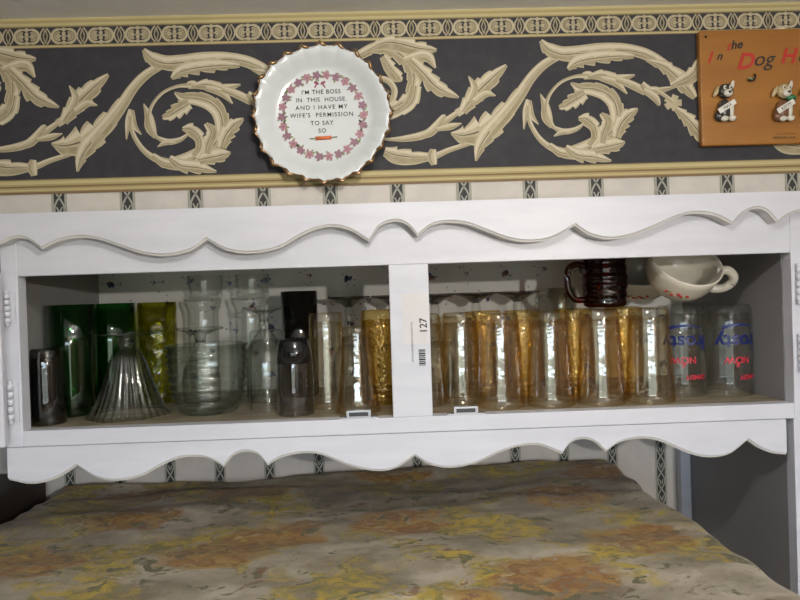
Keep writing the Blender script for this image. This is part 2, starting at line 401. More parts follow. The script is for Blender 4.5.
# printed liner at the back of the bays
l = MB(); l.box(-.562, .598, YW-.006, YW-.002, ZA, 2.046, LINER)
yl = YW-.0064; rnd = random.Random(3)
def petal(x, z, r, m):
    a0 = rnd.random()*6; n = 6
    l.face([(x+r*rnd.uniform(.6, 1.1)*math.cos(a0+i*2*PI/n), yl, z+r*rnd.uniform(.6, 1.1)*math.sin(a0+i*2*PI/n)) for i in range(n)][::-1], m)
for cx in range(15):
    for cz in range(5):
        x0 = -.54+cx*.0785+(cz % 2)*.038+rnd.uniform(-.008, .008); z0 = 1.83+cz*.047+rnd.uniform(-.006, .006)
        if not -.545 < x0 < .58: continue
        big = (cx+cz) % 2 == 0; m = rnd.choice([BLUE, BLUE, BLUD, ROSE]) if big else rnd.choice([BLUE, ROSE])
        for i in range(9 if big else 4):
            a = i*2.4; r = rnd.uniform(.001, .0085) if big else .0036
            petal(x0+r*math.cos(a), min(2.04, z0+r*.8*math.sin(a)), rnd.uniform(.0026, .0042) if big else .0026, m if i % 3 else rnd.choice([BLUD, BLUE, ROSE]))
        for i in range(4):
            a = rnd.random()*6.28; r = rnd.uniform(.012, .022); xe, ze = x0+r*math.cos(a), max(1.806, min(2.04, z0+r*math.sin(a)))
            l.face([(x0, yl+.0002, z0-.0004), (xe, yl+.0002, ze-.0004), (xe, yl+.0002, ze+.0004), (x0, yl+.0002, z0+.0004)], STEM)
            petal(xe, ze, .0020, rnd.choice([BLUE, BLUD, STEM]))
l.build('back_panel', cab, recalc=False)
# scalloped boards
def scallop(name, pts, ztop, y0, y1, xr=None, cusps=()):
    segs = []; cur = []
    for p in pts:
        cur.append(p[:2])
        if len(p) > 2: segs.append(cur); cur = [p[:2]]
    segs.append(cur); P = []
    for s_ in segs:
        if len(s_) < 2: continue
        q = smooth_pts([at(a, c_, y0) for a, c_ in s_], 6)
        P += q if not P else q[1:]
    m = MB(); n = len(P); e = .0028
    # front face, eased (routed) edge, bottom, back
    def col(i):
        p = P[i]; a = P[max(i-1, 0)]; c_ = P[min(i+1, n-1)]; t = (c_-a).normalized(); nn = Vector((-t.y, t.x))
        return p, nn
    prev = None
    rows = []
    for i in range(n):
        p, nn = col(i)
        q = p.y+e*1.3; q2 = p.y+e*.9
        rows.append([(p.x, y0, ztop), (p.x, y0, q), (p.x, y0+.0018, q2), (p.x, y0+.0030, p.y), (p.x, y1, p.y), (p.x, y1, ztop)])
    V = [[m.bm.verts.new(v) for v in r] for r in rows]; i0 = m.mi(WHITE); i1 = m.mi(EDGE)
    for i in range(n-1):
        for k in range(6):
            f_ = m.bm.faces.new((V[i][k], V[i][(k+1) % 6], V[i+1][(k+1) % 6], V[i+1][k])); f_.material_index = i1 if k in (1, 2, 3) else i0
    m.bm.faces.new(V[0]); m.bm.faces.new(V[-1][::-1])
    return m.build(name, cab)
top = [(-18, 247), (0, 244), (8, 240), (17, 238), (28, 240), (41, 249, 1), (50, 244.5), (62, 240), (81, 237.3), (100, 240), (118, 246), (142, 253.7), (165, 256), (189, 251), (206.5, 239.7, 1), (223, 249), (240, 253), (260, 252.5), (280, 247.6),
       (300.5, 235.8), (317, 229), (334, 226.7), (351, 230.7), (368.7, 241.5, 1), (378, 228), (388, 222.6), (398.4, 221.3), (408.5, 225.7), (417.6, 235.8, 1), (432, 225.5), (449, 222.3), (469, 224.7), (489.5, 232.4), (510, 239.5), (530, 242), (552, 238.5), (575.6, 225.6, 1),
       (591, 235.5), (611, 239.3), (631, 236), (651.5, 228.5), (675, 218), (695, 213.3), (715.6, 215.7), (732.5, 224, 1), (742.6, 214), (756, 208.6), (767, 211), (778, 222.4, 1), (787, 216), (800, 211.5), (820, 209), (842, 213)]
scallop('scalloped_valance', top, 2.111, .9060, .9295)
bot = [(8, 480.5), (30, 484.5), (50, 481), (64, 474.5), (76.5, 466, 1), (95, 477.5), (115, 481.5), (140, 477), (160, 466.5), (180, 458.5), (200, 457.5), (212, 460.5), (223.5, 467.5, 1), (232.5, 456.5), (245, 452.3), (257.5, 455), (267.5, 466, 1), (280, 458.5), (300, 454), (320, 455), (350, 466.5),
       (375, 471.5), (395, 469), (415, 456.3, 1), (430, 465), (450, 468.5), (475, 464), (500, 453), (520, 446.8), (540, 445.8), (562.5, 454.5, 1), (571, 443.5), (583, 439.5), (595, 442.5), (606, 452.5, 1), (620, 443), (640, 439), (660, 441.5), (690, 454), (710, 457.8), (730, 454.5), (748.5, 440.5, 1), (760, 448.5), (773, 453.5), (787, 455)]
scallop('scalloped_apron', bot, 1.7785, .9300, .9480)
# hinges, doors
def hinge(mb, x, z0, z1, y):
    n = 5; h = (z1-z0)/n
    for i in range(n):
        mb.tube([(x, y, z0+i*h+.0006), (x, y, z0+(i+1)*h-.0006)], .0042, WHITE, 10)
    mb.ball((x, y, z0-.001), .0034, WHITE, 8).ball((x, y, z1+.001), .0034, WHITE, 8)
def door(side, xh, ang):
    d = bpy.data.objects.new('door', None); C.objects.link(d); d.parent = cab; d.location = (xh, .9245, 0); d.rotation_euler = (0, 0, ang)
    W = .46; s = side
    m = MB()
    xa, xb = (-W, -.003) if s < 0 else (.003, W)
    m.box(xa, xb, -.016, .0, 1.7835, 2.030, WHITE).build('door_panel', d, bevel=.0025)
    return d
door(-1, -.5385, math.radians(12)); door(1, .6170, math.radians(-4))
for x, zs in ((-.5375, ((1.958, 2.000), (1.818, 1.872))), (.6075, ((1.951, 2.004), (1.852, 1.900)))):
    for z0, z1 in zs:
        m = MB(); hinge(m, x, z0, z1, .9245); sgn = 1 if x < 0 else -1
        m.box(min(x, x+sgn*.009), max(x, x+sgn*.009), .9275, .9305, z0-.001, z1+.001, WHITE)
        m.build('hinge', cab)
# magnetic catches on the shelf edge
for (u, v) in ((359, 415), (465, 410.5)):
    x, z = at(u, v, .945); m = MB(); z = ZA
    m.box(x-.028, x+.028, .932, .948, z, z+.0018, METAL)
    m.box(x-.0165, x+.0165, .934, .936, z+.0018, z+.0115, METAL).box(x-.0165, x+.0165, .936, .9465, z+.0095, z+.0115, METAL)
    m.box(x-.0140, x+.0140, .9332, .9340, z+.0030, z+.0088, DARKM)
    for sx in (-1, 1): m.ball((x+sx*.0225, .938, z+.0022), (.003, .003, .0012), METAL, 8); m.box(x+sx*.0165-.0012, x+sx*.0165+.0012, .9325, .9465, z+.0018, z+.0118, METAL)
    m.build('cabinet_catch', cab, bevel=.0003)
# auction tag on the middle post
tg = thing('lot_sticker', 'small white paper lot sticker numbered 127 on the middle post', 'sticker', (.0440, .9297, 1.946))
m = MB(); m.box(-.0200, .0190, -.0003, 0, -.038, .036, STICK).build('paper', tg)
x0, z0 = at(424, 332, YF); text('number', '127', .0150, INK, x0-.044+.0042, -.0006, z0-1.946-.002, tg, rot=-PI/2, align='LEFT', bold=.0002)
x0, z0 = at(413, 362, YF); text('small_print', 'ESTATE HOUSEHOLD LIQUIDATION', .0036, INK, x0-.044+.001, -.0006, z0-1.946, tg, rot=-PI/2, align='LEFT', extr=.0001)
m = MB(); x0, z0 = at(422, 357, YF); zz = z0-1.946-.012
for i in range(9):
    h = (.0009, .0020, .0012, .0024, .0010, .0018, .0022, .0010, .0018)[i]
    m.box(x0-.044-.0045, x0-.044+.0050, -.0006, -.0003, zz, zz+h, INK); zz += h+.0011
m.build('barcode', tg)

# ---------------------------------------------------------------- niche under the cabinet
struct(MB().box(.598, .660, .950, YW, 0, 2.06, PANEL).build('wall_niche'))
struct(MB().box(.598, .660, .930, .950, 0, 1.779, WHITE).build('trim_2', bevel=.001))
struct(MB().box(.578, .598, 1.258, YW-.002, 0, 1.779, WHITE).build('trim_3', bevel=.001))

# ---------------------------------------------------------------- glassware
BLKG = mat('solid_black_glass', (.008, .008, .009), .12, coat=.4)
G = {
 'clear': glass('clear_glass', (.985, .99, .985), (.55, .58, .55), refl=.01, pw=3.2),
 'ribbed': glass('pressed_clear_glass', (.90, .92, .90), (.36, .40, .37), refl=.035),
 'smoke': glass('smoked_glass', (.80, .80, .80), (.30, .30, .31), refl=.05, bumps=('noise', 60, .001)),
 'black': glass('black_smoked_glass', (.30, .29, .29), (.04, .04, .04), refl=.08),
 'green': glass('bottle_green_glass', (.22, .62, .30), (.010, .13, .045), refl=.04, bumps=('noise', 25, .0008)),
 'yellow': glass('yellow_coin_dot_glass', (.78, .78, .24), (.42, .38, .05), refl=.04, bumps=('dot', 62, .004)),
 'luster': glass('amber_luster_glass', (.98, .975, .95), (.82, .58, .09), rough=.035, refl=.07, spec=(1, .98, .93), pw=1.9, bumps=('noise', 45, .0012), blend=.5),
 'amber': glass('pebbled_amber_glass', (.96, .87, .56), (.74, .50, .12), rough=.09, refl=.09, spec=(1, .80, .45), bumps=('dot', 190, .0016), blend=.5),
 'ruby': glass('ruby_glass', (.38, .020, .036), (.13, .006, .010), refl=.03),
 'goblet': glass('grey_goblet_glass', (.96, .97, .96), (.05, .05, .05), refl=.02, pw=3.2),
 'corner': glass('dark_smoked_glass', (.50, .50, .50), (.10, .10, .11), refl=.05, bumps=('noise', 60, .001)),
}
def cup_profile(pts, wall=.0022, base=.012):
    """closed profile of a tumbler: pts = outer (r, z) from foot to rim"""
    o_ = [(0, 0), (pts[0][0]*.9, 0)] + list(pts); rt, zt = pts[-1]
    inner = [(r-wall, z) for r, z in pts if z > base+.002]
    inner[-1] = (rt-wall, zt-.0003)
    rb = inner[0][0]
    return o_ + [(rt-wall*.5, zt+.0006)] + inner[::-1] + [(rb*.97, base+.001), (rb*.7, base), (0, base)]
def flip(prof, h): return [(r, h-z) for r, z in prof]
ZS = ZA+.0004
def place(name, label, cat, u, Y, z=ZS, group=None):
    return thing(name, label, cat, (at(u, 380, Y)[0]-.0, Y, z), group)
def gx(u, z, Y):                        # x on plane Y of photo column u at height z
    v = 300
    for _ in range(6):
        v += (at(u, v, Y)[1]-z)*F_PX/Y
    return at(u, v, Y)[0]
def single(name, label, cat, u, Y, prof, m, z=ZS, seg=44, mod=None, group=None, zmid=None):
    x = gx(u, zmid or (z+.07), Y); mb = MB(); mb.lathe(prof, m, seg, mod)
    o = mb.build(name, None, loc=(x, Y, z)); return tag(o, label, cat, group)

def taper(r0, r1, h, n=8, curve=1.0): return [(r0+(r1-r0)*(i/n)**curve, h*i/n) for i in range(n+1)]
# --- upturned lustre tumblers, front row of the right bay
def lustre(u, Y, label, r0=.0295, r1=.0375, h=.1450, m='luster', group=None):
    prof = flip(cup_profile([(r0-.002, .0005), (r0, .004)]+[(r, z) for r, z in taper(r0, r1, h, 10) if z > .01], .0022, .016), h)
    return single('drinking_glass', label, 'glass', u, Y, prof, G[m], group=group)
FR = 'upturned amber-edged tumblers at the front of the right bay'
lustre(500, .995, 'upturned amber-edged tumbler at the shelf front, just right of the metal catch', group=FR)
lustre(549.5, .995, 'upturned amber-edged tumbler at the shelf front, below the clear mug', group=FR)
lustre(600, .995, 'upturned amber-edged tumbler at the shelf front, below the ruby mug', group=FR)
lustre(649, .995, 'upturned amber-edged tumbler at the shelf front, next to the blue-printed glasses', group=FR)
lustre(461, 1.048, 'upturned amber tumbler standing right behind the metal catch of the right bay', .028, .035, .146)
lustre(423, 1.040, 'upturned amber tumbler half hidden behind the middle post, showing at its right side', .029, .0375, .146)
BR = 'pebbled amber tumblers in the second row of the right bay'
for u, Y, t in ((523, 1.085, 'pebbled amber tumbler in the second row, seen between the first two front tumblers'), (574, 1.085, 'pebbled amber tumbler in the second row with the ruby mug handle above'), (624, 1.085, 'pebbled amber tumbler in the second row under the right edge of the ruby mug')):
    lustre(u, Y, t, .0310, .0372, .1450, 'amber', BR)
lustre(484, 1.118, 'pebbled amber tumbler in the second row, nearest the middle post in the right bay', .0310, .0365, .1450, 'amber', BR)
# left bay, right end
lustre(327, 1.042, 'tall upturned iridescent tumbler beside the small black-footed tumbler', .027, .0300, .1530)
lustre(381, 1.072, 'pebbled amber tumbler in the left bay against the middle post', .031, .0365, .1540, 'amber')
h = .131
prof = flip(cup_profile([(.0225, .0005), (.0235, .004), (.0235, .014), (.0245, .03), (.028, .07), (.032, .11), (.0345, h)], .0022, .014), h)
single('drinking_glass', 'flared upturned iridescent tumbler standing behind the left bay metal catch', 'glass', 357, .992, prof, G['luster'])
# --- goblets upside down at the back
def goblet_profile(h, rf, rb, stem=.006, hb=.55):
    zb = h*(1-hb)
    o_ = [(0, 0), (rf, 0), (rf, .0034), (rf*.6, .0075), (rf*.26, .014), (stem*1.15, .026), (stem, zb*.55), (stem*1.5, zb*.72), (stem*1.1, zb*.84), (stem*1.8, zb), (rb*.55, zb+.008), (rb*.86, zb+.024), (rb, zb+.05), (rb*.97, h-.01), (rb*.95, h)]
    i_ = [(rb*.95-.002, h-.0004), (rb*.97-.002, h-.01), (rb-.0022, zb+.05), (rb*.86-.0022, zb+.026), (rb*.5, zb+.012), (0, zb+.009)]
    return o_+i_
for u, t in ((349, 'upturned footed goblet at the back of the left bay, foot above the flared tumbler'), (393, 'upturned footed goblet behind the middle post, foot showing at the left bay edge'),
             (435, 'upturned footed goblet at the back, the one nearest the post in the right bay'), (476, 'upturned footed goblet at the back, middle of the three in the right bay'), (517.5, 'upturned footed goblet at the back next to the small clear mug')):
    gp = goblet_profile(.178, .0405, .034, .0075)
    g_ = thing('goblet', t, 'goblet', (gx(u, 1.95, 1.20), 1.20, ZS), 'upturned goblets in the back row')
    MB().lathe(flip([(0, .0060)]+[p_ for p_ in gp[5:]], .178), G['goblet'], 44).build('bowl_and_stem', g_)
    MB().lathe(flip([(0, 0), (.0395, 0), (.0405, .0012), (.0400, .0032), (.026, .0080), (.012, .0150), (.0085, .020), (0, .020)], .178), G['corner'], 44).build('foot', g_)
# --- left bay
h = .114
single('drinking_glass', 'small smoky upturned tumbler in the far left corner of the left bay', 'glass', 47.5, .985, flip(cup_profile([(.0215, .001), (.0228, .006), (.024, .03), (.0245, .07), (.025, h)], .002, .014), h), G['corner'])
h = .1785
for u, Y, t in ((73, 1.057, 'tall dark green tumbler nearest the left wall of the cabinet'), (114, 1.127, 'tall dark green tumbler behind the ribbed sundae glass')):
    single('green_tumbler', t, 'glass', u, Y, cup_profile([(.034, .0008), (.0355, .004), (.0365, .05), (.0375, .11), (.038, h)], .0024, .012), G['green'], seg=48, mod=lambda a, z, r: 1+.012*math.cos(10*a+z*6), group='tall green tumblers')
h = .178
single('yellow_tumbler', 'yellow coin-dot glass tumbler at the back between green glass and bowl', 'glass', 159, 1.152, cup_profile([(.029, .0008), (.0305, .004), (.031, .05), (.0325, .11), (.033, h)], .0024, .012), G['yellow'])
# ribbed sundae glass, upside down
h = .132
pr = [(0, 0), (.050, 0), (.050, .0030), (.035, .005), (.015, .007), (.0095, .011), (.0135, .015), (.0145, .019), (.0135, .023), (.0200, .028), (.0265, .045), (.035, .075), (.044, .100), (.054, .122), (.062, h), (.060, h), (.052, .120), (.042, .099), (.033, .075), (.0245, .046), (.016, .030), (0, .028)]
single('sundae_glass', 'clear ribbed sundae glass standing upside down, flared like a bell', 'glass', 128, 1.032, flip(pr, h), G['ribbed'], seg=112, mod=lambda a, z, r: 1+(.035*math.cos(28*a) if z < h-.028 and r > .012 else 0)+(.03*math.cos(7*a) if z < .012 and r > .04 else 0))
# ringed bowl
h = .109
o_ = [(0, 0), (.040, 0), (.046, .003), (.053, .014)]
for i in range(29):
    t = i/28; z = .016+t*(h-.018); r = .0535+.0095*math.sin(min(1, t*1.3)*PI/2)
    o_.append((r+.0024*math.cos(t*2*PI*7)-.0006, z))
o_ += [(.0625, h), (.0600, h)] + [(.0500+.0095*math.sin(min(1, t_/10*1.3)*PI/2), .016+t_/10*(h-.02)) for t_ in range(10, -1, -1)] + [(.040, .007), (0, .006)]
single('glass_bowl', 'clear deep glass bowl with horizontal rings', 'bowl', 208, 1.036, o_, G['ribbed'], seg=64)
# goblets behind the bowl
single('goblet', 'clear upturned footed glass right behind the ringed bowl', 'goblet', 200, 1.152, flip(goblet_profile(.131, .040, .034, .0085, .66), .131), G['goblet'], zmid=1.93)
single('goblet', 'clear upturned knob-stemmed goblet right of the ringed bowl', 'goblet', 264, 1.132, flip(goblet_profile(.165, .0365, .0345, .0075, .72), .165), G['goblet'], zmid=1.95)
# nested waisted tumblers
for u, t in ((204.5, 'above the ringed bowl'), (251.5, 'above the knob-stemmed goblet')):
    h = .182
    prof = cup_profile([(.025, .001), (.027, .004), (.0285, .05), (.029, .12), (.0285, .150), (.030, .162), (.0345, .172), (.0355, h)], .002, .012)
    single('waisted_tumbler', 'clear flared-rim tumbler with another standing on it, at the back '+t, 'glass', u, 1.228, prof, G['clear'], group='flared clear tumblers at the back')
    h2 = .042
    prof = cup_profile([(.0300, .001), (.0312, .004), (.0312, .02), (.0320, .03), (.0325, h2)], .0018, .006)
    single('straight_tumbler', 'clear straight tumbler standing on the flared one '+t, 'glass', u, 1.228, prof, G['clear'], z=ZS+.1835, group='clear tumblers stacked at the top')
# black tall tumbler, black footed small tumbler, clear tumbler
h = .190
single('black_tumbler', 'tall black glass tumbler at the back behind the black-footed tumbler', 'glass', 301, 1.172, cup_profile([(.029, .001), (.031, .005), (.0315, .06), (.033, h)], .0024, .014), G['black'])
h = .115
t_ = thing('drinking_glass', 'small upturned tumbler with black foot at the front of the left bay', 'glass', (gx(295, 1.86, .99), .990, ZS))
prof = flip(cup_profile([(.0195, .001), (.0225, .005), (.0255, .018), (.0275, .04), (.0280, .07), (.0275, h)], .0022, .014), h)
MB().lathe(prof, G['smoke'], 44, lambda a, z, r: 1+.03*math.cos(8*a)*max(0, min(1, (h-z-.02)/.03))*(1 if r > .01 else 0)).build('glass_body', t_)
t_ = t_
MB().lathe([(0, h+.0008), (.0200, h+.0008), (.0232, h-.004), (.0260, h-.018), (.0281, h-.036), (.0273, h-.036), (.0255, h-.021), (.0200, h-.020), (0, h-.0195)], BLKG, 44).build('dark_foot', t_)
h = .128
single('drinking_glass', 'plain clear upturned tumbler between ringed bowl and black-footed tumbler', 'glass', 267, 1.043, flip(cup_profile([(.024, .001), (.0265, .004), (.028, .06), (.0300, h)], .0022, .015), h), G['clear'])
# --- printed glasses at the right
def on_glass(me_text, R, parent, name, a0, z0):     # wrap lettering (drawn upside down, as the glass is) round the glass
    for v in me_text.vertices:
        x, y, dz = v.co.x, v.co.y, v.co.z
        a = -PI/2+a0-x/R; r = R+.0004+dz
        v.co = (r*math.cos(a), r*math.sin(a), z0-y)
    o = bpy.data.objects.new(name, me_text); C.objects.link(o); o.parent = parent; return o
def printed(u, Y, label, a0=0):
    h = .146; R = .0382; x = gx(u, 1.88, Y)
    t = thing('printed_glass', label, 'glass', (x, Y, ZS), 'upturned clear glasses with blue and red print')
    prof = flip(cup_profile([(.0335, .0008), (.0365, .004), (R, .016), (R, .06), (R, .12), (R, h)], .0022, .014), h)
    MB().lathe(prof, G['clear'], 48).build('glass_body', t)
    on_glass(text_mesh('frosty', .0310, TEXB, bold=.0008, extr=.0001), R, t, 'blue_word', a0, .097)
    sw = MB(); pts = []
    for i in range(25):
        s_ = i/24; pts.append((-.026+.052*s_, .0035+.0075*abs(math.sin(PI*(.1+s_*.8))), .0008+.0022*(1-s_)))
    rows = []
    for xx, yy, ww in pts:
        a = -PI/2+a0+xx/R
        rows.append([((R+.0005)*math.cos(a), (R+.0005)*math.sin(a), .098+yy*.9+.006-ww), ((R+.0005)*math.cos(a), (R+.0005)*math.sin(a), .098+yy*.9+.006+ww)])
    sw.grid([[r[0] for r in rows], [r[1] for r in rows]], TEXB); sw.build('blue_swoosh', t, recalc=False)
    on_glass(text_mesh('NOW', .0150, TEXR, bold=.0004, extr=.0001), R, t, 'red_word', a0-.1, .063)
    on_glass(text_mesh('IS', .0085, TEXR, bold=.0003, extr=.0001), R, t, 'red_word', a0-.1, .053)
    on_glass(text_mesh('CANDY', .0100, TEXR, bold=.0004, extr=.0001), R, t, 'red_word', a0+.42, .034)
    return t
printed(726, 1.034, 'upturned clear glass with blue and red print nearest the right cabinet wall', 0.05)
printed(681, 1.052, 'upturned clear glass with blue and red print next to the amber-edged tumblers', -.25)
PL = lambda u, Y, label: single('drinking_glass', label, 'glass', u, Y, flip(cup_profile([(.0335, .0008), (.0365, .004), (.0382, .016), (.0382, .146)], .0022, .014), .146), G['clear'])
PL(731, 1.125, 'plain clear upturned glass behind the rightmost blue-printed glass')
PL(689, 1.145, 'plain clear upturned glass in the back row below the white mugs')
# --- mugs standing on the upturned glasses
ZT = ZS+.1462
def tube_handle(pts, r, m, name, parent):
    MB().tube(smooth_pts(pts, 6), r, m, 12).build(name, parent)
t = thing('ruby_mug', 'dark ruby red ringed glass mug standing on the upturned tumblers', 'mug', (gx(604.5, 1.99, 1.085), 1.085, ZT))
pr = [(0, 0), (.031, 0), (.0345, .003)]
for i in range(33):
    s_ = i/32; pr.append((.0362+.0008*math.cos(s_*2*PI*5)+.0012*math.cos(2*PI*(s_-.5)), .006+s_*.074))
pr += [(.0375, .084), (.0345, .084), (.0325, .075), (.0325, .02), (.030, .006), (0, .005)]
MB().lathe(pr, G['ruby'], 48).build('mug_body', t)
tube_handle([(-.033, 0, .070), (-.046, 0, .074), (-.0600, 0, .068), (-.064, 0, .050), (-.0610, 0, .028), (-.050, 0, .014), (-.034, 0, .013)], .0055, G['ruby'], 'handle', t)
t = thing('clear_mug', 'small clear glass mug with curved handle behind the ruby mug', 'mug', (gx(561, 1.97, 1.17), 1.170, ZS))
h = .181
pr = cup_profile([(.026, .001), (.0275, .004), (.0265, .05), (.024, .12), (.0235, .15), (.026, h)], .003, .02)
MB().lathe(pr, G['ribbed'], 40).build('mug_body', t)
tube_handle([(-.022, 0, .165), (-.033, 0, .174), (-.043, 0, .165), (-.045, 0, .145), (-.038, 0, .120), (-.024, 0, .108)], .0042, G['ribbed'], 'handle', t)
def soup_mug(u, Y, zc, rx, rz, label, hd, ry=0):
    t = thing('soup_mug', label, 'mug', (gx(u, zc, Y), Y, zc), 'white soup mugs on the upturned glasses')
    R = .058; H = .062
    pr = [(0, 0), (.026, 0), (.029, .003), (.036, .006), (.047, .017), (.0535, .032), (.0565, .050), (.0580, H), (.0568, H+.0012), (.0548, H), (.0530, .050), (.0500, .033), (.0430, .018), (.030, .009), (0, .008)]
    M = Matrix.Rotation(math.radians(ry), 4, 'Y') @ Matrix.Rotation(rz, 4, 'Z') @ Matrix.Rotation(rx, 4, 'X')
    def xf(o):
        o.data.transform(M); return o
    xf(MB().lathe(pr, MUGW, 56).build('mug_body', t))
    hp = [(math.cos(hd), math.sin(hd))]
    c_, s_ = hp[0]
    P = [(.052, .052), (.066, .058), (.079, .050), (.083, .036), (.076, .022), (.062, .016), (.046, .019)]
    m = MB(); Q = smooth_pts([(r*c_, r*s_, z) for r, z in P], 6)
    m.tube(Q, .0072, MUGW, 12); xf(m.build('handle', t))
    d = MB()
    for i in range(8):
        a = -PI/2-.42+i*.085; z = .033+.0028*math.sin(i*1.9); r = .0550
        mm = (REDI, GRN, REDI, ROSE, REDI)[i % 5]
        d.ball((r*math.cos(a), r*math.sin(a), z), (.0028, .0018, .0020) if mm is not GRN else (.0032, .0014, .0015), mm, 8)
    xf(d.build('red_flower_band', t)); return t
soup_mug(671, 1.050, ZT+.0285, math.radians(46), math.radians(-8), 'white soup mug with red flowers tilted forward, handle to the right', math.radians(4), 16)
soup_mug(640, 1.180, ZT+.0230, math.radians(40), math.radians(-20), 'white soup mug with red flowers half hidden between ruby mug and its twin', math.radians(120))

# ---------------------------------------------------------------- collector plate on the border
px, pz = at(322.5, 115, .93)
pl = thing('wall_plate', 'round white china plate with gold scalloped rim hanging on the scroll border', 'plate', (px, YS-.0022, pz))
def rim_mod(a): return 1-.055*(abs(math.sin(a*12)))**.8+.012*math.cos(5*a)
seg = 240; R = .1010
prof = [(0, -.0075), (.064, -.0075), (.070, -.009), (.077, -.0135), (.086, -.0195), (.0950, -.0235), (R, -.0245), (R, -.0215), (.091, -.0195), (.078, -.010), (.066, -.003), (.060, 0), (0, 0)]
m = MB(); rows = []
for r, y in prof:
    row = []
    for k in range(seg):
        a = 2*PI*k/seg; ff = 1+(rim_mod(a)-1)*max(0, (r-.074)/(R-.074)); rr = max(r, .0005)*ff
        row.append((rr*math.cos(a), y, rr*math.sin(a)))
    rows.append(row)
m.grid(rows, CHINA, True); m.build('plate_body', pl)
m = MB(); m.tube([(R*rim_mod(2*PI*k/seg)*math.cos(2*PI*k/seg), -.0235-.0015*math.cos(24*2*PI*k/seg), R*rim_mod(2*PI*k/seg)*math.sin(2*PI*k/seg)) for k in range(seg)],
                 [.0021+.0007*math.cos(24*2*PI*k/seg+1) for k in range(seg)], GOLD, 8, closed=True); m.build('gold_rim', pl)
yt = -.0078
m = MB(); rr_ = random.Random(5)
def dab(x, z, rx, rz_, mm, rot=0, dy=0):
    pts = []
    for i in range(8):
        a = -i*2*PI/8; u, v = rx*math.cos(a), rz_*math.sin(a)
        pts.append((x+u*math.cos(rot)-v*math.sin(rot), yt-dy, z+u*math.sin(rot)+v*math.cos(rot)))
    m.face(pts[::-1], mm)
for k in range(26):
    a = PI/2+2*PI*(k+.5)/26; 
    cr = .0595; x, z = cr*math.cos(a), cr*math.sin(a)
    if abs(a-PI/2) < .12 or abs(a-PI/2-2*PI) < .12: pass
    big = True
    yt = -.0080
    for i in range(4): 
        q = rr_.random()*6.28; dab(x+.0060*math.cos(q), z+.0060*math.sin(q), .0034, .0014, GRN, q, .0001)
    if big:
        for i in range(5): q = i*2*PI/5+k; dab(x+.0038*math.cos(q), z+.0038*math.sin(q), .0030, .0024, PINK if k % 2 else MAUV, q, .0002)
        dab(x, z, .0016, .0016, MAUV, 0, .0003)
m.build('flower_wreath', pl, recalc=False); yt = -.0078
m = MB()
for sx in (-1, 1):
    dab(sx*.0048-.003, .0480, .0042, .0022, BOWR, sx*.5, .0002); dab(sx*.0062-.003, .0435, .0036, .0012, BOWR, sx*-1.0, .0002)
m.build('ribbon_bow', pl, recalc=False)
for k, (s_, dz, sp) in enumerate((("I'M THE BOSS", .0300, 1.12), ('IN  THIS  HOUSE.', .0205, 1.12), ('AND I HAVE MY', .0110, 1.25), ("WIFE'S  PERMISSION", .0015, 1.2), ('TO SAY', -.0085, 1.15), ('SO', -.0180, 1.15))):
    text('lettering', s_, .0087, INK, -.0015, yt-.0002, dz*1.17-.003, pl, rot=-.012, spacing=sp, bold=.00005)
m = MB(); m.tube([(-.0115, yt-.0004, -.0325), (.0115, yt-.0004, -.0315)], .0027, ORNG, 8)
for sx in (-1, 1): m.tube([(sx*.0115, yt-.0004, -.0320+sx*.0005), (sx*.020, yt-.0004, -.0318+sx*.0009)], .0009, GRN, 6)
m.build('rolling_pin_picture', pl)

# ---------------------------------------------------------------- plaque with hooks and dogs
x0, z0 = at(697, 33.5, .935); x1, z1 = at(702.5, 146.5, .935); xp = (x0+x1)/2
pq = thing('wooden_plaque', 'varnished orange wooden plaque lettered In the Dog House', 'plaque', (xp, YS-.0022, z1))
PH = 2.3545-z1; PW = .33
MB().box(0, PW, -.011, 0, 0, PH, WOOD).build('board', pq, bevel=.0022)
def ploc(u, v): a = at(u, v, .932); return a[0]-xp, a[1]-z1
yq = -.0114
def pt(s_, u, v, size, mm, **k): a = ploc(u, v); text('lettering', s_, size, mm, a[0], yq, a[1], pq, align='LEFT', **k)
pt('I', 707, 63, .0230, REDI, shear=.35, bold=.0006); pt('n', 716, 60, .0170, INK, shear=.4, bold=.0002)
pt('t', 726, 50.5, .0180, REDI, shear=.35, bold=.0003); pt('he', 730.5, 49.5, .0180, INK, shear=.35, bold=.0004, rot=-.1)
pt('D', 736, 69, .0330, REDI, shear=.35, bold=.0007); pt('og', 752.5, 66, .0310, INK, shear=.35, bold=0)
pt('H', 780, 63, .0310, REDI, shear=.3, bold=.0007); pt('ouse', 797, 62, .0270, INK, shear=.35, bold=.0004)
pt('MADE IN U.S.A.', 773, 139, .0050, INK, extr=.0001)
a = ploc(776, 135); m = MB(); m.box(a[0], a[0]+.030, yq, -.011, a[1]+.001, a[1]+.0016, INK); m.build('printed_line', pq)
for u, v in ((705.5, 37),):
    a = ploc(u, v); m = MB(); m.ball((a[0], -.0118, a[1]), (.0016, .0012, .0022), INK, 10); m.build('nail', pq)
a = ploc(751, 80); m = MB(); m.tube(smooth_pts([(a[0]+.005, -.011, a[1]+.008), (a[0]+.004, -.016, a[1]+.004), (a[0]-.001, -.019, a[1]-.003), (a[0]-.006, -.015, a[1]-.001)], 5), .0013, DWOOD, 8)
m.ball((a[0]-.001, -.013, a[1]+.0005), (.0055, .0018, .0032), GRN, 10); m.build('empty_hook', pq)
DW = mat('dog_white_enamel', (.62, .60, .52), .3); DB = mat('dog_black_enamel', (.035, .032, .03), .3); DBR = mat('dog_brown_enamel', (.16, .07, .035), .35); DT = mat('dog_tan_enamel', (.42, .33, .18), .35); DG = mat('green_scarf', (.02, .16, .07), .4); TAGM = mat('dog_sign_white', (.68, .66, .60), .4)
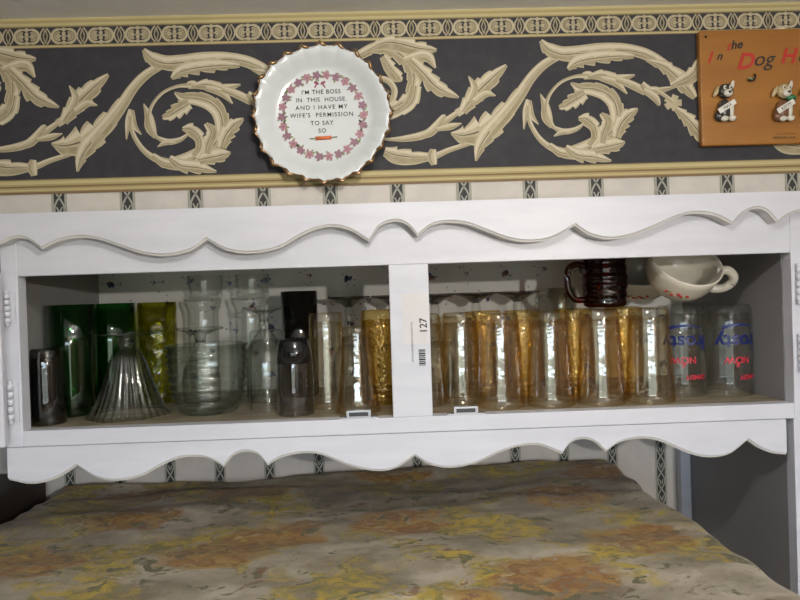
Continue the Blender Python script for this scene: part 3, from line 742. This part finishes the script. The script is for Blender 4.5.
def dog(u, v, label, body, headm, earL, earR, scarf=None, word='TAZZ'):
    X, Z = at(u, v, .925); t = thing('dog_ornament', label, 'ornament', (X, YS-.0022-.011, Z), 'little dogs on the plaque'); t.scale = (1.18, 1.1, 1.22)
    m = MB()
    for c, r, mm in (((.000, -.004, -.010), (.0095, .0050, .0125), body), ((-.007, -.004, -.017), (.0060, .0045, .0065), body), ((.001, -.0055, .012), (.0095, .0060, .0090), headm),
                     ((.0015, -.0105, .0085), (.0058, .0040, .0046), DW), ((-.002, -.0065, -.021), (.0050, .0040, .0034), DW), ((.008, -.0060, -.0205), (.0048, .0040, .0036), DW), ((.007, -.006, -.010), (.0034, .0034, .0100), DW)):
        m.ball(c, r, mm, 14)
    m.build('body', t)
    m = MB(); m.ball((-.0095, -.004, .0125), (.0030, .0024, .0078), earL, 12, Matrix.Rotation(.55, 3, 'Y')); m.build('ear', t)
    m = MB(); m.ball((.0100, -.004, .0185), (.0026, .0022, .0068), earR, 12, Matrix.Rotation(.25, 3, 'Y')); m.build('ear', t)
    m = MB()
    for sx in (-1, 1): m.ball((.001+sx*.0036, -.0112, .0150), (.0022, .0012, .0028), DW, 10)
    for sx in (-1, 1): m.ball((.0012+sx*.0034, -.0122, .0146), (.0010, .0008, .0014), INK, 8)
    m.build('eyes', t)
    m = MB(); m.ball((.0018, -.0148, .0088), (.0020, .0014, .0014), INK, 10); m.build('nose', t)
    g = MB(); g.box(-.0120, .0120, -.0118, -.0100, -.0033, .0033, TAGM); o = g.build('name_sign', t, bevel=.0006); o.location = (-.0005, 0, -.0075); o.rotation_euler = (0, -.52, 0)
    text('sign_lettering', word, .0052, INK, 0, -.0121, -.0018, o, extr=.0001)
    if scarf:
        m = MB(); m.ball((.0085, -.0070, .0035), (.0068, .0040, .0036), scarf, 12); m.build('scarf', t)
dog(725.5, 101, 'black and white dog ornament holding a white name sign, nearest the plaque edge', DB, DB, DT, DW, None, 'MAX')
dog(784, 101, 'tan dog ornament with green scarf, second on the plaque', DBR, DT, DT, DW, DG, 'KITTY')
dog(812, 100, 'dark brown dog ornament cut off by the right photo edge', DBR, DBR, DBR, DBR, None, 'REX')

# ---------------------------------------------------------------- fridge, cloth, added dark block
FX0, FX1, FY0, FY1, FZ = -.630, .425, .565, 1.262, 1.618
fr = thing('refrigerator', 'wide white refrigerator under the floral cloth', 'refrigerator', (-.1, .9, 0))
def rel(o): o.location = (.1, -.9, 0); return o
rel(MB().box(FX0, FX1, FY0+.06, FY1, .04, FZ, FRIDGE).build('body', fr, bevel=.006))
rel(MB().box(FX0, -.105, FY0, FY0+.055, .08, FZ-.004, FRIDGE).build('door', fr, bevel=.008)); rel(MB().box(-.097, FX1, FY0, FY0+.055, .08, FZ-.004, FRIDGE).build('door', fr, bevel=.008))
for x in (-.15, -.06): rel(MB().tube([(x, FY0, .9), (x, FY0-.04, .93), (x, FY0-.04, 1.37), (x, FY0, 1.4)], .010, METAL, 10).build('door_handle', fr))
rel(MB().box(FX0+.03, FX1-.03, FY0+.08, FY1-.03, 0, .04, DARKM).build('plinth', fr))
# quilted cloth
def cloth_mat():
    m = bpy.data.materials.new('floral_quilt_cloth'); m.use_nodes = True; nt = m.node_tree; N = nt.nodes.new; L = nt.links.new
    b_ = nt.nodes['Principled BSDF']; b_.inputs['Roughness'].default_value = .85; b_.inputs['Specular IOR Level'].default_value = .2; b_.inputs['Sheen Weight'].default_value = .15
    tc = N('ShaderNodeTexCoord'); mp = N('ShaderNodeMapping'); L(tc.outputs['Object'], mp.inputs['Vector']); mp.inputs['Scale'].default_value = (.8, 1.15, 0)
    wn = N('ShaderNodeTexNoise'); wn.inputs['Scale'].default_value = 22; wn.inputs['Detail'].default_value = 4; L(mp.outputs[0], wn.inputs['Vector'])
    sb = N('ShaderNodeVectorMath'); sb.operation = 'SUBTRACT'; sb.inputs[1].default_value = (.5, .5, .5); L(wn.outputs['Color'], sb.inputs[0])
    scl = N('ShaderNodeVectorMath'); scl.operation = 'SCALE'; scl.inputs['Scale'].default_value = .10; L(sb.outputs[0], scl.inputs[0])
    wv = N('ShaderNodeVectorMath'); wv.operation = 'ADD'; L(mp.outputs[0], wv.inputs[0]); L(scl.outputs[0], wv.inputs[1])
    def noise_(sc, det=4, off=0, vec=None):
        n = N('ShaderNodeTexNoise'); n.inputs['Scale'].default_value = sc; n.inputs['Detail'].default_value = det
        o2 = N('ShaderNodeVectorMath'); o2.operation = 'ADD'; o2.inputs[1].default_value = (off, off*.7, 0); L((vec or wv).outputs[0], o2.inputs[0]); L(o2.outputs[0], n.inputs['Vector']); return n.outputs['Fac']
    def ramp(src, a, c):
        r = N('ShaderNodeValToRGB'); r.color_ramp.elements[0].position = a; r.color_ramp.elements[1].position = c; L(src, r.inputs['Fac']); return r.outputs['Color']
    def mix(fac, A, B):
        x = N('ShaderNodeMix'); x.data_type = 'RGBA'; L(fac, x.inputs['Factor'])
        for nm, val in (('A', A), ('B', B)):
            if isinstance(val, tuple): x.inputs[nm].default_value = (*val, 1)
            else: L(val, x.inputs[nm])
        return x.outputs['Result']
    def mul(a, c):
        x = N('ShaderNodeMath'); x.operation = 'MULTIPLY'; L(a, x.inputs[0]); L(c, x.inputs[1]); return x.outputs[0]
    base = mix(ramp(noise_(9, 5), .35, .65), (.17, .14, .09), (.43, .375, .29))
    ylw = mix(ramp(noise_(60, 3, 8), .4, .6), (.42, .30, .04), (.20, .17, .05))
    c = mix(mul(ramp(noise_(8, 3, 3), .48, .56), ramp(noise_(45, 4, 1), .36, .50)), base, ylw)
    v = N('ShaderNodeTexVoronoi'); v.voronoi_dimensions = '2D'; v.inputs['Scale'].default_value = 4.6; v.inputs['Randomness'].default_value = .8; L(wv.outputs[0], v.inputs['Vector'])
    iv = N('ShaderNodeMath'); iv.operation = 'SUBTRACT'; iv.inputs[0].default_value = 1; L(v.outputs['Distance'], iv.inputs[1])
    org = mix(ramp(noise_(50, 3, 5), .40, .60), (.21, .10, .03), (.32, .19, .05))
    c = mix(mul(ramp(iv.outputs[0], .70, .77), ramp(noise_(55, 4, 2), .34, .46)), c, org)
    c = mix(mul(ramp(noise_(38, 3, 11), .57, .65), ramp(noise_(7, 2, 21), .42, .52)), c, (.10, .095, .045))
    c = mix(mul(ramp(noise_(26, 3, 31), .62, .66), ramp(noise_(5, 2, 41), .5, .6)), c, (.19, .09, .045))
    L(c, b_.inputs['Base Color'])
    bn = N('ShaderNodeTexNoise'); bn.inputs['Scale'].default_value = 220; bn.inputs['Detail'].default_value = 3; L(tc.outputs['Object'], bn.inputs['Vector'])
    b2 = N('ShaderNodeTexNoise'); b2.inputs['Scale'].default_value = 45; b2.inputs['Detail'].default_value = 3; L(tc.outputs['Object'], b2.inputs['Vector'])
    B1 = N('ShaderNodeBump'); B1.inputs['Distance'].default_value = .004; B1.inputs['Strength'].default_value = .7; L(b2.outputs['Fac'], B1.inputs['Height'])
    B2 = N('ShaderNodeBump'); B2.inputs['Distance'].default_value = .0015; B2.inputs['Strength'].default_value = .6; L(bn.outputs['Fac'], B2.inputs['Height']); L(B1.outputs[0], B2.inputs['Normal']); L(B2.outputs[0], b_.inputs['Normal'])
    return m
CLOTH = cloth_mat()
m = MB(); NX, NY = 190, 130; hang = .13
rows = []
for j in range(NY+1):
    row = []; t = j/NY*(1+.13/.72)           # 0 = at the wall, 1 = front edge of the top, beyond hangs down
    for i in range(NX+1):
        s_ = -.11+1.22*i/NX
        tt = min(t, 1); y = 1.268-.715*tt
        xl = -.634-.022*tt; xr = .424+.034*tt+.0025*math.sin(tt*17)+.0015*math.sin(tt*41)
        sc = min(max(s_, 0), 1); x = xl+(xr-xl)*sc
        z = 1.6345-.012*(1-sc)-.010*tt+.002
        nz = noise.noise(Vector((x*3.2+3, y*13, .3)))*.0075+noise.noise(Vector((x*9, y*26, 2)))*.0034+noise.noise(Vector((x*30, y*40, 4)))*.0010
        z += nz*(1.0+.7*max(0, 1-tt*2.2) if t < 1 else .3)+(.0012+.004*max(0, 1-tt*2))*math.sin(y*62+3*math.sin(x*5))*max(0, noise.noise(Vector((x*2+9, y*4, 1)))+.35)
        z = max(z, 1.6198)
        over = abs(s_-sc)*1.06
        if over > 0:
            z -= over*.98; x += (1 if s_ > .5 else -1)*min(over, .012)*(1+.12*math.sin(y*55)); 
        if t > 1:
            o2 = (t-1)*.72; z -= o2; y -= min(o2, .014)*(1+.4*math.sin(x*48))
        if j == 0: z -= .004
        row.append((x, y, z))
    rows.append(row)
m.grid(rows, CLOTH); q = m.build('floral_cloth')
sd = q.modifiers.new('thickness', 'SOLIDIFY'); sd.thickness = .0016; sd.offset = 1
tag(q, 'quilted floral cloth in yellow, orange and beige laid over the refrigerator top', 'cloth')
cb = thing('dark_gap_block', 'tall dark brown block with doors, added to keep the gap dark left of the cloth-covered refrigerator', 'dark_gap_block', (-1.05, 1.1, 0))  # added dark body that keeps the gap beside the refrigerator black
MB().box(-.35, .375, -.10, .17, 0, 1.655, DWOOD).build('body', cb, bevel=.004)
for sx in (0, 1): MB().box(-.345+.338*sx, -.013+.338*sx, -.118, -.101, .05, 1.63, DWOOD).build('door', cb, bevel=.003)
for x in (-.03, .02): MB().ball((x, -.128, 1.0), (.011, .012, .011), METAL, 12).build('door_knob', cb)

# ---------------------------------------------------------------- light
wd = bpy.data.worlds.new('sky'); S.world = wd; wd.use_nodes = True; nt = wd.node_tree
bg = nt.nodes['Background']; tcw = nt.nodes.new('ShaderNodeTexCoord'); sx = nt.nodes.new('ShaderNodeSeparateXYZ'); rp = nt.nodes.new('ShaderNodeValToRGB')
nt.links.new(tcw.outputs['Generated'], sx.inputs[0]); nt.links.new(sx.outputs['Z'], rp.inputs['Fac']); nt.links.new(rp.outputs['Color'], bg.inputs['Color'])
e = rp.color_ramp.elements; e[0].position = 0; e[0].color = (.16, .17, .15, 1); e[1].position = .02; e[1].color = (.74, .86, 1.0, 1)
e2 = e.new(.6); e2.color = (.55, .70, 1.0, 1)
bg.inputs['Strength'].default_value = 14
ld = bpy.data.lights.new('window_portal', 'AREA'); ld.shape = 'RECTANGLE'; ld.size = WX1-WX0; ld.size_y = WZ1-WZ0; ld.cycles.is_portal = True
lo = bpy.data.objects.new('window_portal', ld); C.objects.link(lo); lo.location = ((WX0+WX1)/2, YB-.09, (WZ0+WZ1)/2); lo.rotation_euler = (-PI/2, 0, PI); lo.rotation_euler = (PI/2, 0, 0)
# a bare-bulb ceiling lamp behind the viewer, and an added one overhead
def ceiling_lamp(x, y, drop, watt, label):
    lt = thing('ceiling_lamp', label, 'lamp', (x, y, ZC))
    MB().lathe([(0, 0), (.07, 0), (.065, -.012), (.02, -.020), (0, -.020)], WHITE, 28).build('canopy', lt)
    MB().lathe([(0, -.02), (.018, -.02), (.018, -.02-drop), (0, -.02-drop)], METAL, 20).build('socket', lt)
    d = -.02-drop
    MB().lathe([(.013, d), (.018, d-.012), (.030, d-.035), (.030, d-.055), (.018, d-.075), (0, d-.082)], PANE, 24).build('bulb', lt)
    p = bpy.data.lights.new('lamp_bulb', 'POINT'); p.energy = watt; p.color = (1, .945, .87); p.shadow_soft_size = .022
    o = bpy.data.objects.new('lamp_bulb', p); C.objects.link(o); o.parent = lt; o.location = (0, 0, d-.045)
ceiling_lamp(.75, -1.15, .17, 92, 'hanging bulb lamp on the ceiling at the window end of the room')
ceiling_lamp(.05, .25, .01, 11.0, 'added small bulb lamp, out of view on the ceiling above the viewer')  # added overhead light that deepens the shadows under valance and apron
S.view_settings.view_transform = 'Standard'; S.view_settings.look = 'None'; S.view_settings.gamma = 1; S.view_settings.use_curve_mapping = False
S.view_settings.exposure = -.46
S.cycles.transparent_max_bounces = 48; S.cycles.max_bounces = 10; S.cycles.use_denoising = True
